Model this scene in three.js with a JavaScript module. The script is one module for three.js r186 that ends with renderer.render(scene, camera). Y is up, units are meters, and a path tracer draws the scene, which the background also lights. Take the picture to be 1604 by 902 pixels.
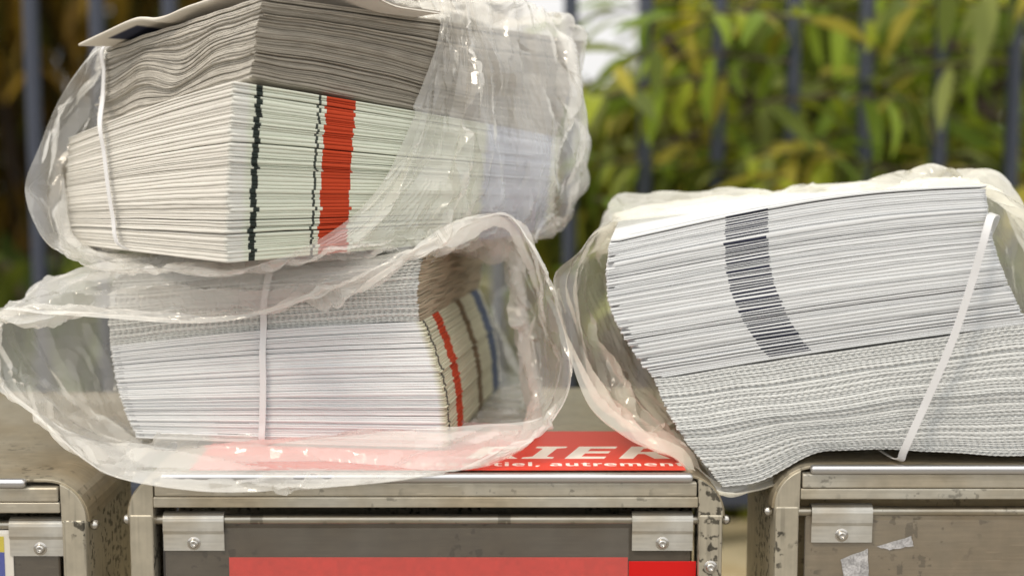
import * as THREE from 'three';
import { mergeGeometries, toCreasedNormals } from 'three/addons/utils/BufferGeometryUtils.js';
import { ImprovedNoise } from 'three/addons/math/ImprovedNoise.js';
import { RoundedBoxGeometry } from 'three/addons/geometries/RoundedBoxGeometry.js';

// ---------------------------------------------------------------- camera, sky, sun, exposure
const scene = new THREE.Scene();
const F = 2406, TILT = THREE.MathUtils.degToRad(6.7), EYE = new THREE.Vector3(0, 0.290, 1.2);   // lens length in picture widths, tilt, eye
const camera = new THREE.PerspectiveCamera(2 * Math.atan(451 / F) * 180 / Math.PI, 1604 / 902, 0.05, 200);
camera.position.copy(EYE);
camera.rotation.set(-TILT, 0, 0);
camera.focus = 1.27;
camera.userData.fStop = 2.5;
scene.add(camera);

const SUN = new THREE.Vector3(-0.55, 0.95, 0.55).normalize();
{
  const W = 128, H = 64, d = new Float32Array(W * H * 4);
  for (let j = 0; j < H; j++) for (let i = 0; i < W; i++) {
    const el = ((j + 0.5) / H - 0.5) * Math.PI, s = Math.max(0, Math.sin(el));
    const L = 0.92 + 0.95 * s, k = (j * W + i) * 4;
    d[k] = L * 1.01; d[k + 1] = L * 0.995; d[k + 2] = L * (0.98 - 0.05 * s); d[k + 3] = 1;
  }
  const t = new THREE.DataTexture(d, W, H, THREE.RGBAFormat, THREE.FloatType);
  t.mapping = THREE.EquirectangularReflectionMapping; t.magFilter = THREE.LinearFilter; t.needsUpdate = true;
  scene.background = t; scene.environment = t;
  scene.backgroundIntensity = 1; scene.environmentIntensity = 1;
}
const sun = new THREE.DirectionalLight(0xfff0da, 1.5);
sun.position.copy(SUN).multiplyScalar(8);
sun.castShadow = true; sun.shadow.radius = 20; sun.shadow.mapSize.set(2048, 2048);
Object.assign(sun.shadow.camera, { left: -3, right: 3, top: 3, bottom: -3, near: 0.5, far: 20 });
scene.add(sun);
const EXPOSURE = 0.98;

// ---------------------------------------------------------------- helpers
function rng(seed) { let a = seed >>> 0; return () => { a = (a + 0x6D2B79F5) | 0; let t = Math.imul(a ^ (a >>> 15), 1 | a); t = (t + Math.imul(t ^ (t >>> 7), 61 | t)) ^ t; return ((t ^ (t >>> 14)) >>> 0) / 4294967296; }; }
const N3 = new ImprovedNoise(), noise = (x, y, z = 0) => N3.noise(x, y, z);
const V = (x, y, z) => new THREE.Vector3(x, y, z);
const lerp = (a, b, t) => a + (b - a) * t, clamp = (x, a = 0, b = 1) => Math.min(b, Math.max(a, x));
const smooth = (a, b, x) => { const t = clamp((x - a) / (b - a)); return t * t * (3 - 2 * t); };
const lin = (r, g, b) => new THREE.Color().setRGB(r, g, b);
// a survey point: the place seen at (px, py) in the photograph and standing at world depth z
function at(px, py, z) {
  const sx = (px - 802) / F, sy = (451 - py) / F, c = Math.cos(TILT), s = Math.sin(TILT);
  const dy = -s + c * sy, dz = -c - s * sy, t = (z - EYE.z) / dz;
  return V(EYE.x + sx * t, EYE.y + dy * t, z);
}
const taken = {};
function numbered(n) { const k = taken[n] = (taken[n] ?? -1) + 1; return k ? `${n}_${String(k).padStart(3, '0')}` : n; }
function shadows(o) { o.castShadow = o.receiveShadow = true; return o; }
function thing(name, label, category, group) { const g = new THREE.Group(); g.name = numbered(name); g.userData = { label, category }; if (group) g.userData.group = group; scene.add(g); return g; }
function part(parent, name, geo, mat, label) { const m = shadows(new THREE.Mesh(geo, mat)); m.name = name; if (label) m.userData.label = label; parent.add(m); return m; }
function solo(name, geo, mat, label, category, group) { const m = part(scene, numbered(name), geo, mat, label); m.userData.category = category; if (group) m.userData.group = group; return m; }
function structure(name, geo, mat) { const m = part(scene, numbered(name), geo, mat); m.userData.kind = 'structure'; return m; }
function metricUV(g, off = 0) {   // uv in metres, by the way each face looks
  if (g.index) g = g.toNonIndexed();
  const p = g.attributes.position, n = g.attributes.normal, uv = new Float32Array(p.count * 2);
  for (let i = 0; i < p.count; i++) {
    const ax = Math.abs(n.getX(i)), ay = Math.abs(n.getY(i)), az = Math.abs(n.getZ(i)), x = p.getX(i), y = p.getY(i), z = p.getZ(i);
    const [a, b] = az >= ax && az >= ay ? [x, y] : ay >= ax ? [x, z] : [z, y];
    uv[i * 2] = a + off; uv[i * 2 + 1] = b + off * 0.7;
  }
  g.setAttribute('uv', new THREE.BufferAttribute(uv, 2));
  return g;
}
function box(x0, x1, y0, y1, z0, z1, r = 0.0012, off = 0) {
  const g = new RoundedBoxGeometry(x1 - x0, y1 - y0, z1 - z0, 2, Math.min(r, (x1 - x0) / 2.2, (y1 - y0) / 2.2, (z1 - z0) / 2.2));
  g.translate((x0 + x1) / 2, (y0 + y1) / 2, (z0 + z1) / 2);
  return metricUV(g, off);
}
function tex(size, fn, srgb = true, repeat = 1) {
  const d = new Uint8Array(size * size * 4);
  for (let j = 0; j < size; j++) for (let i = 0; i < size; i++) { const c = fn(i / size, j / size), k = (j * size + i) * 4; d[k] = clamp(c[0]) * 255; d[k + 1] = clamp(c[1]) * 255; d[k + 2] = clamp(c[2]) * 255; d[k + 3] = 255; }
  const t = new THREE.DataTexture(d, size, size); t.wrapS = t.wrapT = THREE.RepeatWrapping; t.magFilter = THREE.LinearFilter; t.minFilter = THREE.LinearMipmapLinearFilter; t.generateMipmaps = true;
  if (srgb) t.colorSpace = THREE.SRGBColorSpace;
  t.repeat.set(repeat, repeat); t.needsUpdate = true; return t;
}
// noise that tiles over the unit square
const hash = (i, j, s) => { let h = Math.imul(i, 374761393) + Math.imul(j, 668265263) + Math.imul(s | 0, 2147483647 ^ 61); h = Math.imul(h ^ (h >>> 13), 1274126177); return ((h ^ (h >>> 16)) >>> 0) / 4294967296; };
function tn(u, v, f, seed = 0, g = f) { f = Math.max(1, Math.round(f)); g = Math.max(1, Math.round(g)); const x = u * f, y = v * g, i = Math.floor(x), j = Math.floor(y), a = x - i, b = y - j, p = a * a * a * (a * (a * 6 - 15) + 10), q = b * b * b * (b * (b * 6 - 15) + 10), w = k => ((k % f) + f) % f, z = k => ((k % g) + g) % g, S = Math.round(seed * 7) + 1; return 2 * lerp(lerp(hash(w(i), z(j), S), hash(w(i + 1), z(j), S), p), lerp(hash(w(i), z(j + 1), S), hash(w(i + 1), z(j + 1), S), p), q) - 1; }
const fbm = (u, v, f, seed) => tn(u, v, f, seed) + 0.5 * tn(u, v, f * 2.1, seed + 3) + 0.25 * tn(u, v, f * 4.3, seed + 7) + 0.13 * tn(u, v, f * 9, seed + 11);

// ---------------------------------------------------------------- materials
const M = {};
{
  const grime = tex(512, (u, v) => {
    const a = fbm(u, v, 3, 1), b = fbm(u, v, 24, 5), spots = smooth(0.62, 0.85, fbm(u, v, 34, 9)) * smooth(0.1, 0.6, fbm(u, v, 4, 17)), rub = tn(u, v, 5, 13, 190) + 0.7 * tn(u, v, 14, 15, 110);
    const scr = smooth(0.8, 0.95, tn(u, v, 9, 23, 170)) * smooth(0, 0.6, tn(u, v, 6, 25)), k = 0.93 + 0.035 * a + 0.03 * b + 0.025 * rub + 0.1 * scr - 0.2 * spots;
    return [k, k * (0.985 + 0.02 * a), k * (0.955 + 0.05 * a)];
  }, true, 5);
  const metal = (r, g, b, rg, mt, map = grime) => new THREE.MeshStandardMaterial({ color: lin(r, g, b), roughness: rg, metalness: mt, map, roughnessMap: null });
  const stained = tex(512, (u, v) => { const b = fbm(u, v, 24, 5), sp = smooth(0.2, 0.5, fbm(u, v, 46, 29)) * smooth(0.15, 0.5, fbm(u, v, 5, 33)), dr = smooth(0.5, 0.9, tn(u, v, 90, 35, 4)), k = 0.93 + 0.03 * b + 0.02 * tn(u, v, 120, 37, 6) - 0.45 * sp - 0.1 * dr; return [k, k * 0.985, k * 0.95]; }, true, 5);
  const print = tex(256, (u, v) => { const k = 0.95 + 0.03 * fbm(u, v, 50, 43) + 0.02 * fbm(u, v, 5, 45); return [k, k, k]; }, true, 5);
  M.post = metal(0.60, 0.57, 0.50, 0.42, 0.6, stained);
  M.frame = metal(0.60, 0.57, 0.50, 0.42, 0.6);
  M.roof = metal(0.52, 0.465, 0.365, 0.36, 0.6);
  M.rail = metal(0.66, 0.66, 0.68, 0.28, 0.95, null);
  M.rod = metal(0.55, 0.52, 0.46, 0.3, 0.9);
  M.hinge = metal(0.74, 0.73, 0.70, 0.4, 0.75);
  M.bolt = metal(0.6, 0.58, 0.55, 0.25, 1, null);
  M.side = M.post;
  M.dark = new THREE.MeshStandardMaterial({ color: lin(0.012, 0.011, 0.012), roughness: 0.6 });
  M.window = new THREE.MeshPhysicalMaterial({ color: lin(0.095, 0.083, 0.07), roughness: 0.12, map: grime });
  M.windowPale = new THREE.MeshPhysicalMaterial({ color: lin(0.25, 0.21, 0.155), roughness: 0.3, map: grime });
  M.pane = new THREE.MeshPhysicalMaterial({ color: lin(0.95, 0.94, 0.92), roughness: 0.06, transmission: 0.96, thickness: 0, side: THREE.DoubleSide });
  M.tray = new THREE.MeshStandardMaterial({ color: lin(0.5, 0.4, 0.24), roughness: 0.7, map: grime });
  M.red = new THREE.MeshStandardMaterial({ color: lin(0.70, 0.045, 0.036), roughness: 0.4, map: print });  // paler red: the haze of the pane is painted into the colour
  M.deepRed = new THREE.MeshStandardMaterial({ color: lin(0.62, 0.004, 0.004), roughness: 0.3 });  // the same poster red without the painted pane haze
  M.whitePrint = new THREE.MeshStandardMaterial({ color: lin(0.82, 0.80, 0.76), roughness: 0.5 });
  M.bluePrint = new THREE.MeshStandardMaterial({ color: lin(0.05, 0.08, 0.4), roughness: 0.5 });
  M.yellowPrint = new THREE.MeshStandardMaterial({ color: lin(0.65, 0.55, 0.05), roughness: 0.5 });
  M.paper = new THREE.MeshStandardMaterial({ color: 0xffffff, roughness: 0.92, vertexColors: true });
  M.strap = new THREE.MeshPhysicalMaterial({ color: lin(0.84, 0.84, 0.86), roughness: 0.3, transmission: 0.2 });
  M.film = new THREE.MeshPhysicalMaterial({ color: lin(0.97, 0.965, 0.95), roughness: 0.14, transmission: 0.73, thickness: 0, ior: 1.5, side: THREE.DoubleSide });
  M.filmCream = M.film.clone(); M.filmCream.color = lin(0.96, 0.945, 0.885); M.filmCream.transmission = 0.6;
  M.bar = new THREE.MeshStandardMaterial({ color: lin(0.06, 0.07, 0.10), roughness: 0.5, metalness: 0.2 });
  M.bark = new THREE.MeshStandardMaterial({ color: lin(0.07, 0.05, 0.035), roughness: 0.9 });
  M.stone = new THREE.MeshStandardMaterial({ color: lin(0.5, 0.42, 0.27), roughness: 0.85, map: grime });
  M.pave = new THREE.MeshStandardMaterial({ color: lin(0.26, 0.24, 0.21), roughness: 0.9, map: grime });
  M.soil = new THREE.MeshStandardMaterial({ color: lin(0.05, 0.045, 0.03), roughness: 1, map: grime });
}

// ---------------------------------------------------------------- the setting
const GROUND = -1.05;
structure('ground', (() => { const g = new THREE.PlaneGeometry(120, 120); g.rotateX(-Math.PI / 2); g.translate(0, GROUND - 0.004, 0); return metricUV(g); })(), M.soil);
structure('pavement', (() => { const g = new THREE.BoxGeometry(40, 0.1, 6); g.translate(0, GROUND - 0.05, 1.98); return metricUV(g); })(), M.pave);

// iron fence on its low stone wall
const FZ = -1.2;
{
  const w = thing('low_wall', 'low cream stone wall under the dark iron fence', 'wall');
  part(w, 'wall_face', box(-6, 6, GROUND - 0.01, -0.49, FZ - 0.14, FZ + 0.14, 0.01), M.stone);
  part(w, 'coping', box(-6, 6, -0.489, -0.41, FZ - 0.17, FZ + 0.17, 0.012), M.stone);
  const f = thing('iron_fence', 'dark grey iron fence of thin upright bars in front of the bushes', 'fence');
  const bar = new THREE.CylinderGeometry(0.0118, 0.0118, 1.9, 10);
  for (const px of [-56, 58, 160, 273, 386, 500, 614, 780, 893, 1009, 1123, 1238, 1352, 1467, 1581, 1696]) {
    const p = at(px, 330, FZ), b = part(f, 'bar', bar, M.bar); b.position.set(p.x, 0.54, FZ);
  }
  part(f, 'rail', box(-6, 6, -0.34, -0.30, FZ - 0.022, FZ + 0.022, 0.003), M.bar);
  part(f, 'rail', box(-6, 6, 1.34, 1.38, FZ - 0.022, FZ + 0.022, 0.003), M.bar);
}

// ---------------------------------------------------------------- foliage behind the fence
function leafGeo(len, wid, bend, seg = 6) {
  const pos = [], idx = [];
  for (let i = 0; i <= seg; i++) {
    const t = i / seg, w = wid * Math.pow(Math.sin(Math.PI * Math.min(1, t * 0.97 + 0.015)), 0.8) * (1 - 0.35 * t) * 0.5 + 0.0004;
    const y = -bend * len * t * t, z = len * t * (1 - 0.25 * bend * t), f = w * 0.35;
    pos.push(-w, y + f, z, 0, y, z, w, y + f, z);
    if (i) { const a = (i - 1) * 3, b = i * 3; idx.push(a, a + 1, b, b, a + 1, b + 1, a + 1, a + 2, b + 1, b + 1, a + 2, b + 2); }
  }
  const g = new THREE.BufferGeometry(); g.setAttribute('position', new THREE.Float32BufferAttribute(pos, 3)); g.setIndex(idx); g.computeVertexNormals(); return g;
}
const leafShapes = [leafGeo(0.125, 0.032, 0.35), leafGeo(0.105, 0.03, 0.6), leafGeo(0.14, 0.034, 0.15), leafGeo(0.09, 0.028, 0.5)];
const leafMat = (r, g, b) => new THREE.MeshPhysicalMaterial({ color: lin(r, g, b), roughness: 0.8, specularIntensity: 0.25, transmission: 0.5, thickness: 0, side: THREE.DoubleSide });
const leafTones = [leafMat(0.30, 0.41, 0.04), leafMat(0.21, 0.31, 0.04), leafMat(0.38, 0.44, 0.035), leafMat(0.13, 0.17, 0.025), leafMat(0.35, 0.40, 0.12), leafMat(0.50, 0.44, 0.07)];
const massMat = new THREE.MeshPhysicalMaterial({ color: 0xffffff, roughness: 0.8, specularIntensity: 0.2, transmission: 0.5, thickness: 0, side: THREE.DoubleSide });
function limb(pts, r0, r1) {
  const c = new THREE.CatmullRomCurve3(pts), n = 24, g = new THREE.TubeGeometry(c, n, 1, 8);
  const p = g.attributes.position;
  for (let i = 0; i <= n; i++) { const o = c.getPointAt(i / n), r = lerp(r0, r1, i / n); for (let j = 0; j <= 8; j++) { const k = i * 9 + j; p.setXYZ(k, o.x + (p.getX(k) - o.x) * r, o.y + (p.getY(k) - o.y) * r, o.z + (p.getZ(k) - o.z) * r); } }
  g.computeVertexNormals(); return g;
}
const Q = new THREE.Quaternion(), ZAX = V(0, 0, 1), E = new THREE.Euler();
// twigs: each twig starts at a point, runs along a direction and carries drooping leaves
function twigLeaves(R, origin, dir, n, len, out) {
  for (let i = 0; i < n; i++) {
    const t = (i + 0.5) / n, p = origin.clone().addScaledVector(dir, len * t); p.y -= 0.12 * len * t * t;
    const yaw = Math.atan2(dir.x, dir.z) + (i % 2 ? 1 : -1) * (0.5 + R() * 0.9), pitch = -0.45 + R() * 1.6;
    out.push({ p, e: new THREE.Euler(pitch, yaw, (R() - 0.5) * 1.2, 'YXZ'), s: 0.55 + R() * 0.7, k: Math.floor(R() * 4), c: R() });
  }
}
function tree(label, name, category, limbs, twigs, R, tones, nSingle = 300) {
  const g = thing(name, label, category);
  limbs.forEach(([pts, r0, r1], i) => part(g, i ? 'branch' : 'trunk', limb(pts, r0, r1), M.bark));
  const all = []; twigs.forEach(([o, d, n, len]) => { twigLeaves(R, o, d, n, len, all); part(g, 'twig', limb([o, o.clone().addScaledVector(d, len * 0.5).add(V(0, -0.03 * len, 0)), o.clone().addScaledVector(d, len).add(V(0, -0.12 * len, 0))], 0.0035, 0.0012), M.bark); });
  all.sort((a, b) => b.p.z - a.p.z);
  all.slice(0, nSingle).forEach(l => { const m = part(g, 'leaf', leafShapes[l.k], tones[Math.floor(l.c * tones.length)]); m.position.copy(l.p); m.rotation.copy(l.e); m.scale.setScalar(l.s); });
  const rest = all.slice(nSingle);
  if (rest.length) mass(g, 'foliage', rest, (c) => tones[Math.floor(c * tones.length)].color);
  return g;
}
function mass(parent, name, list, colorOf) {
  const im = new THREE.InstancedMesh(leafShapes[0], massMat, list.length), m = new THREE.Matrix4();
  list.forEach((l, i) => { m.compose(l.p, Q.setFromEuler(l.e), V(l.s, l.s, l.s)); im.setMatrixAt(i, m); im.setColorAt(i, colorOf(l.c, l)); });
  im.name = name; im.userData.kind = 'stuff'; shadows(im); parent.add(im); return im;
}
{
  const R = rng(7);
  // the peach-like tree that leans through the fence
  const tw = [];
  for (let i = 0; i < 170; i++) {
    const px = 930 + R() * 720, py = -60 + R() * 520, z = -1.13 - R() * 0.72, a = R() * Math.PI * 2; if (px < 1060 && py < 120) continue;
    tw.push([at(px, py, z), V(Math.cos(a), -0.25 + R() * 0.5, Math.sin(a) * 0.6).normalize(), 7 + Math.floor(R() * 5), 0.16 + R() * 0.16]);
  }
  tree('tall leafy tree with long drooping yellow-green leaves behind the fence', 'tree', 'tree', [
    [[V(1.0, GROUND - 0.02, -1.9), V(0.98, -0.3, -1.88), V(0.9, 0.5, -1.85), V(0.95, 1.6, -1.8)], 0.07, 0.035],
    [[V(0.93, 0.2, -1.86), at(1130, 140, -1.6), at(1060, 80, -1.5), at(1010, 10, -1.5), at(980, -80, -1.5)], 0.022, 0.008],
    [[V(0.95, -0.1, -1.87), at(1250, 170, -1.7), at(1110, 205, -1.5), at(990, 245, -1.4)], 0.018, 0.005],
    [[V(0.92, 0.3, -1.86), at(1500, 160, -1.6), at(1600, 120, -1.4), at(1700, 60, -1.3)], 0.02, 0.006],
    [[V(0.92, 0.4, -1.86), at(1330, 90, -1.7), at(1240, -10, -1.6), at(1180, -120, -1.5)], 0.02, 0.006],
  ], tw, R, leafTones);
  {
    const fl = thing('flowering_plant', 'small plant with glowing orange blossoms behind the fence', 'plant'), petal = leafGeo(0.03, 0.022, 0.3, 4), om = leafMat(0.75, 0.33, 0.01);
    const o0 = V(0.22, GROUND, -2.0);
    for (const [px, py] of [[1040, 312], [1028, 322], [975, 332], [985, 326], [1052, 306]]) { const c = at(px, py, -2.0 + 0.05 * R()); part(fl, 'stem', limb([o0, V(c.x * 0.9, -0.4, -2.0), c], 0.004, 0.002), M.bark); const b = part(fl, 'blossom', mergeGeometries([0, 1, 2, 3, 4].map(k => { const q = petal.clone(); q.rotateX(0.9); q.rotateZ(k * 1.257); return q; })), om); b.position.copy(c); b.rotation.set(-0.3 + R() * 0.6, R() - 0.5, 0); }
  }
  // bushes further back
  function bush(name, label, x0, x1, y1, z0, z1, n, tones, seed, topFn) {
    const g = thing(name, label, 'bush'), r = rng(seed), list = [];
    for (let i = 0; i < n; i++) {
      const x = lerp(x0, x1, r()), z = lerp(z0, z1, r()), top = topFn ? topFn(x, z) : y1, y = GROUND + 0.05 + (top - GROUND) * Math.pow(r(), 0.8);
      if (noise(x * 2.2 + seed, y * 2.2, z * 2.2) < -0.28) continue;
      list.push({ p: V(x, y, z), e: new THREE.Euler(0.2 + r() * 1.2, r() * 6.3, (r() - 0.5) * 1.5, 'YXZ'), s: 0.7 + r() * 0.7, c: r() });
    }
    mass(g, 'foliage', list, (c, l) => { const t = tones[Math.floor(c * tones.length)], k = 0.8 + 0.4 * r(); return lin(t[0] * k, t[1] * k, t[2] * k); });
    for (let i = 0; i < 5; i++) { const x = lerp(x0, x1, (i + 0.5) / 5), z = lerp(z0, z1, 0.5 + 0.3 * (r() - 0.5)); part(g, 'stem', limb([V(x, GROUND - 0.02, z), V(x + (r() - 0.5) * 0.2, -0.3, z), V(x + (r() - 0.5) * 0.5, y1 * 0.8, z)], 0.03, 0.008), M.bark); }
    return g;
  }
  const gr = [[0.32, 0.38, 0.02], [0.44, 0.46, 0.02], [0.10, 0.14, 0.012], [0.54, 0.48, 0.02]], br = [[0.17, 0.10, 0.012], [0.24, 0.15, 0.012], [0.05, 0.04, 0.012], [0.09, 0.09, 0.015]], dk = [[0.04, 0.06, 0.02], [0.07, 0.09, 0.02], [0.03, 0.04, 0.015]];
  bush('bush', 'dense yellow-green bush behind the long-leaved tree', 0.35, 2.2, 1.5, -3.4, -2.1, 14000, gr, 21);
  bush('bush', 'bright green bush beside the bags with white sky above it', -0.1, 0.62, 0.31, -3.0, -1.7, 7500, [[0.26, 0.27, 0.03], [0.34, 0.31, 0.03], [0.16, 0.19, 0.03]], 22);
  bush('bush', 'brown and golden leaved bush behind the stacked bundles', -2.2, -0.3, 1.5, -3.6, -2.3, 13000, br, 23);
  bush('bush', 'low bright green bush at the foot of the brown bush', -1.5, -0.4, -0.02, -2.2, -1.6, 2600, [[0.2, 0.24, 0.03], [0.12, 0.17, 0.03], [0.07, 0.1, 0.02]], 24);
  bush('hedge', 'dark tall hedge closing the view behind the bushes', -3.4, 3.6, 1.6, -5.4, -4.4, 26000, dk, 25, (x) => x > -0.05 && x < 0.80 ? 0.16 : 1.6);
}

// ---------------------------------------------------------------- newspaper boxes
function roofGeo(w, depth, rad, th) {
  const s = new THREE.Shape(), n = 10, hw = w / 2, o = [], i_ = [];
  for (let i = 0; i <= n; i++) { const a = (i / n) * Math.PI * 0.5; o.push([-hw + rad - rad * Math.cos(a), -rad + rad * Math.sin(a)]); i_.push([-hw + rad - (rad - th) * Math.cos(a), -rad + (rad - th) * Math.sin(a)]); }
  const outer = [...o, ...o.map(([x, y]) => [-x, y]).reverse()], inner = [...i_, ...i_.map(([x, y]) => [-x, y]).reverse()].reverse();
  [...outer, ...inner].forEach(([x, y], k) => k ? s.lineTo(x, y) : s.moveTo(x, y)); s.closePath();
  const g = new THREE.ExtrudeGeometry(s, { depth, bevelEnabled: true, bevelThickness: 0.0004, bevelSize: 0.0003, bevelSegments: 1, steps: 8 });
  g.translate(0, 0, -depth); return metricUV(g, w);
}
function hingeGeo(w) {   // a strip rolled over the rod, then flat
  const s = new THREE.Shape(), r = 0.0066, t = 0.0012, o = [], i_ = [];
  for (let k = 0; k <= 10; k++) { const a = Math.PI * (1.15 - 1.15 * k / 10); o.push([Math.cos(a) * r, Math.sin(a) * r]); i_.push([Math.cos(a) * (r - t), Math.sin(a) * (r - t)]); }
  const out = [...o, [r, -0.008], [r - 0.0015, -0.011], [r - 0.0015, -0.0245]], inn = [...i_, [r - t, -0.008], [r - 0.0015 - t, -0.011], [r - 0.0015 - t, -0.0245]].reverse();
  [...out, ...inn].forEach(([z, y], k) => k ? s.lineTo(z, y) : s.moveTo(z, y)); s.closePath();
  const g = new THREE.ExtrudeGeometry(s, { depth: w, bevelEnabled: false });
  g.rotateY(-Math.PI / 2); g.translate(w / 2, 0, 0);   // shape x -> world z
  return metricUV(g, w * 3);
}
function boltGeo() {
  const p = [[0, 0.0016], [0.0016, 0.0016], [0.0018, 0.0032], [0.0024, 0.0034], [0.0034, 0.0026], [0.0039, 0.001], [0.004, 0.0006], [0.0054, 0.0006], [0.0054, 0]].map(([x, y]) => new THREE.Vector2(x, y));
  const g = new THREE.LatheGeometry(p, 24); g.rotateX(Math.PI / 2); return g;
}
const BOLT = boltGeo();
function newspaperBox(label, o) {
  // local frame: x along the front, y = 0 at the rail's top, z = 0 the front of the frame
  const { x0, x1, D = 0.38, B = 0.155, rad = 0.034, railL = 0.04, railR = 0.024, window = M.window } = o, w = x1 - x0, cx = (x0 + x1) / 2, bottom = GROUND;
  const g = thing('newspaper_box', label, 'newspaper box', 'row of metal newspaper boxes');
  const roof = part(g, 'roof', roofGeo(w + 0.004, D, rad, 0.0016), M.roof); roof.position.set(cx, -0.0015, -0.0035);
  part(g, 'rail', box(x0 + railL, x1 - railR, -0.0065, 0.0005, -0.003, 0.0062, 0.003), M.rail);
  const pw = 0.019;
  part(g, 'front_beam', box(x0 + rad * 0.62, x1 - rad * 0.62, -0.0185, -0.0068, -0.012, 0.0022, 0.0015, x0), M.frame);
  part(g, 'beam_flange', box(x0 + pw + 0.001, x1 - pw - 0.001, -0.0275, -0.0189, -0.012, 0.0019, 0.001, x0 + 1), M.frame);
  for (const s of [0, 1]) {
    const a = s ? x1 - pw : x0;
    part(g, 'post', box(a, a + pw, bottom + 0.02, -0.0335, -0.024, 0.001, 0.002, a), M.post);
    // rounded corner piece between post and beam
    const sh = new THREE.Shape(), rr = rad - 0.003; sh.moveTo(0, -0.033); sh.lineTo(0, -rr); sh.absarc(rr, -rr, rr, Math.PI, Math.PI * 0.62, true); sh.lineTo(rr * 0.62, -0.0189); sh.lineTo(pw, -0.0275); sh.lineTo(pw, -0.033); sh.closePath();
    const cg = new THREE.ExtrudeGeometry(sh, { depth: 0.012, bevelEnabled: true, bevelThickness: 0.0008, bevelSize: 0.0004, bevelSegments: 2 });
    const c = part(g, 'corner_piece', metricUV(cg, a + 2), M.post); c.position.set(s ? x1 : x0, -0.003, -0.0125); if (s) { const ix = c.geometry; ix.scale(-1, 1, 1); const p = ix.attributes.position, nn = ix.attributes.normal; for (const A of [p, nn, ix.attributes.uv]) { const k = A.itemSize, arr = A.array; for (let i = 0; i < arr.length; i += 3 * k) for (let j = 0; j < k; j++) { const t = arr[i + k + j]; arr[i + k + j] = arr[i + 2 * k + j]; arr[i + 2 * k + j] = t; } } }
    part(g, 'side_panel', box(s ? x1 - 0.004 : x0 + 0.002, s ? x1 - 0.002 : x0 + 0.004, bottom + 0.02, -0.02, -B, -0.024, 0.0005, a), M.side);
    part(g, 'foot', box(a, a + pw, bottom, bottom + 0.019, -0.03, 0.0, 0.002), M.dark);
    part(g, 'foot', box(a, a + pw, bottom, bottom + 0.019, -B, -B + 0.03, 0.002), M.dark);
    const end = part(g, 'rod_end', new THREE.SphereGeometry(0.0042, 12, 8), M.bolt); end.position.set(s ? x1 + 0.004 : x0 - 0.004, -0.0405, -0.011);
  }
  part(g, 'back_panel', box(x0 + 0.005, x1 - 0.005, bottom + 0.02, -0.006, -B - 0.004, -B - 0.001, 0.001), M.side);
  part(g, 'rear_leg', box(cx - 0.03, cx + 0.03, bottom, -0.004, -D + 0.03, -D + 0.07, 0.003), M.side);
  if (o.tray) part(g, 'inner_tray', box(x0 + 0.008, x1 - 0.008, bottom + 0.02, -0.006, -0.034, -0.030, 0.001), o.tray);
  const rod = part(g, 'hinge_rod', (() => { const c = new THREE.CylinderGeometry(0.0042, 0.0042, w - 0.004, 16); c.rotateZ(Math.PI / 2); return metricUV(c, x0); })(), M.rod); rod.position.set(cx, -0.0405, -0.011);
  const hw = 0.049;
  for (const hx of o.hinges) {
    const h = part(g, 'hinge_plate', hingeGeo(hw), M.hinge); h.position.set(hx, -0.0405, -0.011);
    const b = part(h, 'bolt', BOLT, M.bolt); b.position.set(0, -0.0185, 0.0048);
  }
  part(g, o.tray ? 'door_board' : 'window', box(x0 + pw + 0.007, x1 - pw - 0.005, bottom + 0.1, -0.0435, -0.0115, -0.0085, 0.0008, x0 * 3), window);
  part(g, 'pane', (() => { const pa = x0 + pw + 0.006, pb = o.paneEnd ?? x1 - pw - 0.006, q = new THREE.PlaneGeometry(pb - pa, -0.0465 - bottom - 0.1); q.translate((pa + pb) / 2, (-0.0465 + bottom + 0.1) / 2, -0.0064); return q; })(), M.pane);
  return g;
}
// middle box
const midBox = newspaperBox('metal newspaper box with a red poster in its window, under the double stack of bundles', { x0: -0.307, x1: 0.1688, hinges: [-0.2568, 0.1214], paneEnd: 0.0942, railL: 0.026, railR: 0.0245 });
{
  part(midBox, 'poster', box(-0.2290, 0.0938, -0.40, -0.0710, -0.0078, -0.0070, 0.0003), M.red, 'red poster in the window, pane haze painted into its paler colour');
  part(midBox, 'poster', box(0.0945, 0.1490, -0.40, -0.0742, -0.0078, -0.0070, 0.0003), M.deepRed, 'end of the red poster beyond the pane, without painted haze');
  const b = part(midBox, 'bolt', BOLT, M.bolt); b.position.set(0.1596, -0.0765, 0.0012);
  // printed sheet on the roof
  const cv = document.createElement('canvas'); cv.width = 2048; cv.height = 768; const c = cv.getContext('2d');
  c.fillStyle = '#e23a26'; c.fillRect(0, 0, 2048, 768);
  c.fillStyle = '#fbf6ee'; c.textBaseline = 'alphabetic';
  c.save(); c.translate(1096, 556); c.scale(1.25, 1); c.font = 'italic bold 330px sans-serif'; c.fillText('RIER', 0, 0); c.restore();
  c.save(); c.translate(880, 689); c.scale(1.2, 1); c.font = 'bold 92px sans-serif'; c.fillText("l'essentiel, autrement", 0, 0); c.restore();
  const t = new THREE.CanvasTexture(cv); t.colorSpace = THREE.SRGBColorSpace; t.anisotropy = 8;
  const pg = new THREE.PlaneGeometry(0.40, 0.15); pg.rotateX(-Math.PI / 2); pg.translate(-0.06, 0.0006, -0.083);
  part(midBox, 'roof_sheet', pg, new THREE.MeshStandardMaterial({ map: t, roughness: 0.4 }), 'red printed sheet with white lettering on the roof');
}
const leftBox = newspaperBox('metal newspaper box with an empty bare roof and a yellow, blue and white poster', { x0: -0.80, x1: -0.3420, hinges: [-0.3810, -0.755], railR: 0.046 });
leftBox.position.set(0, -0.0045, 0);
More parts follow.
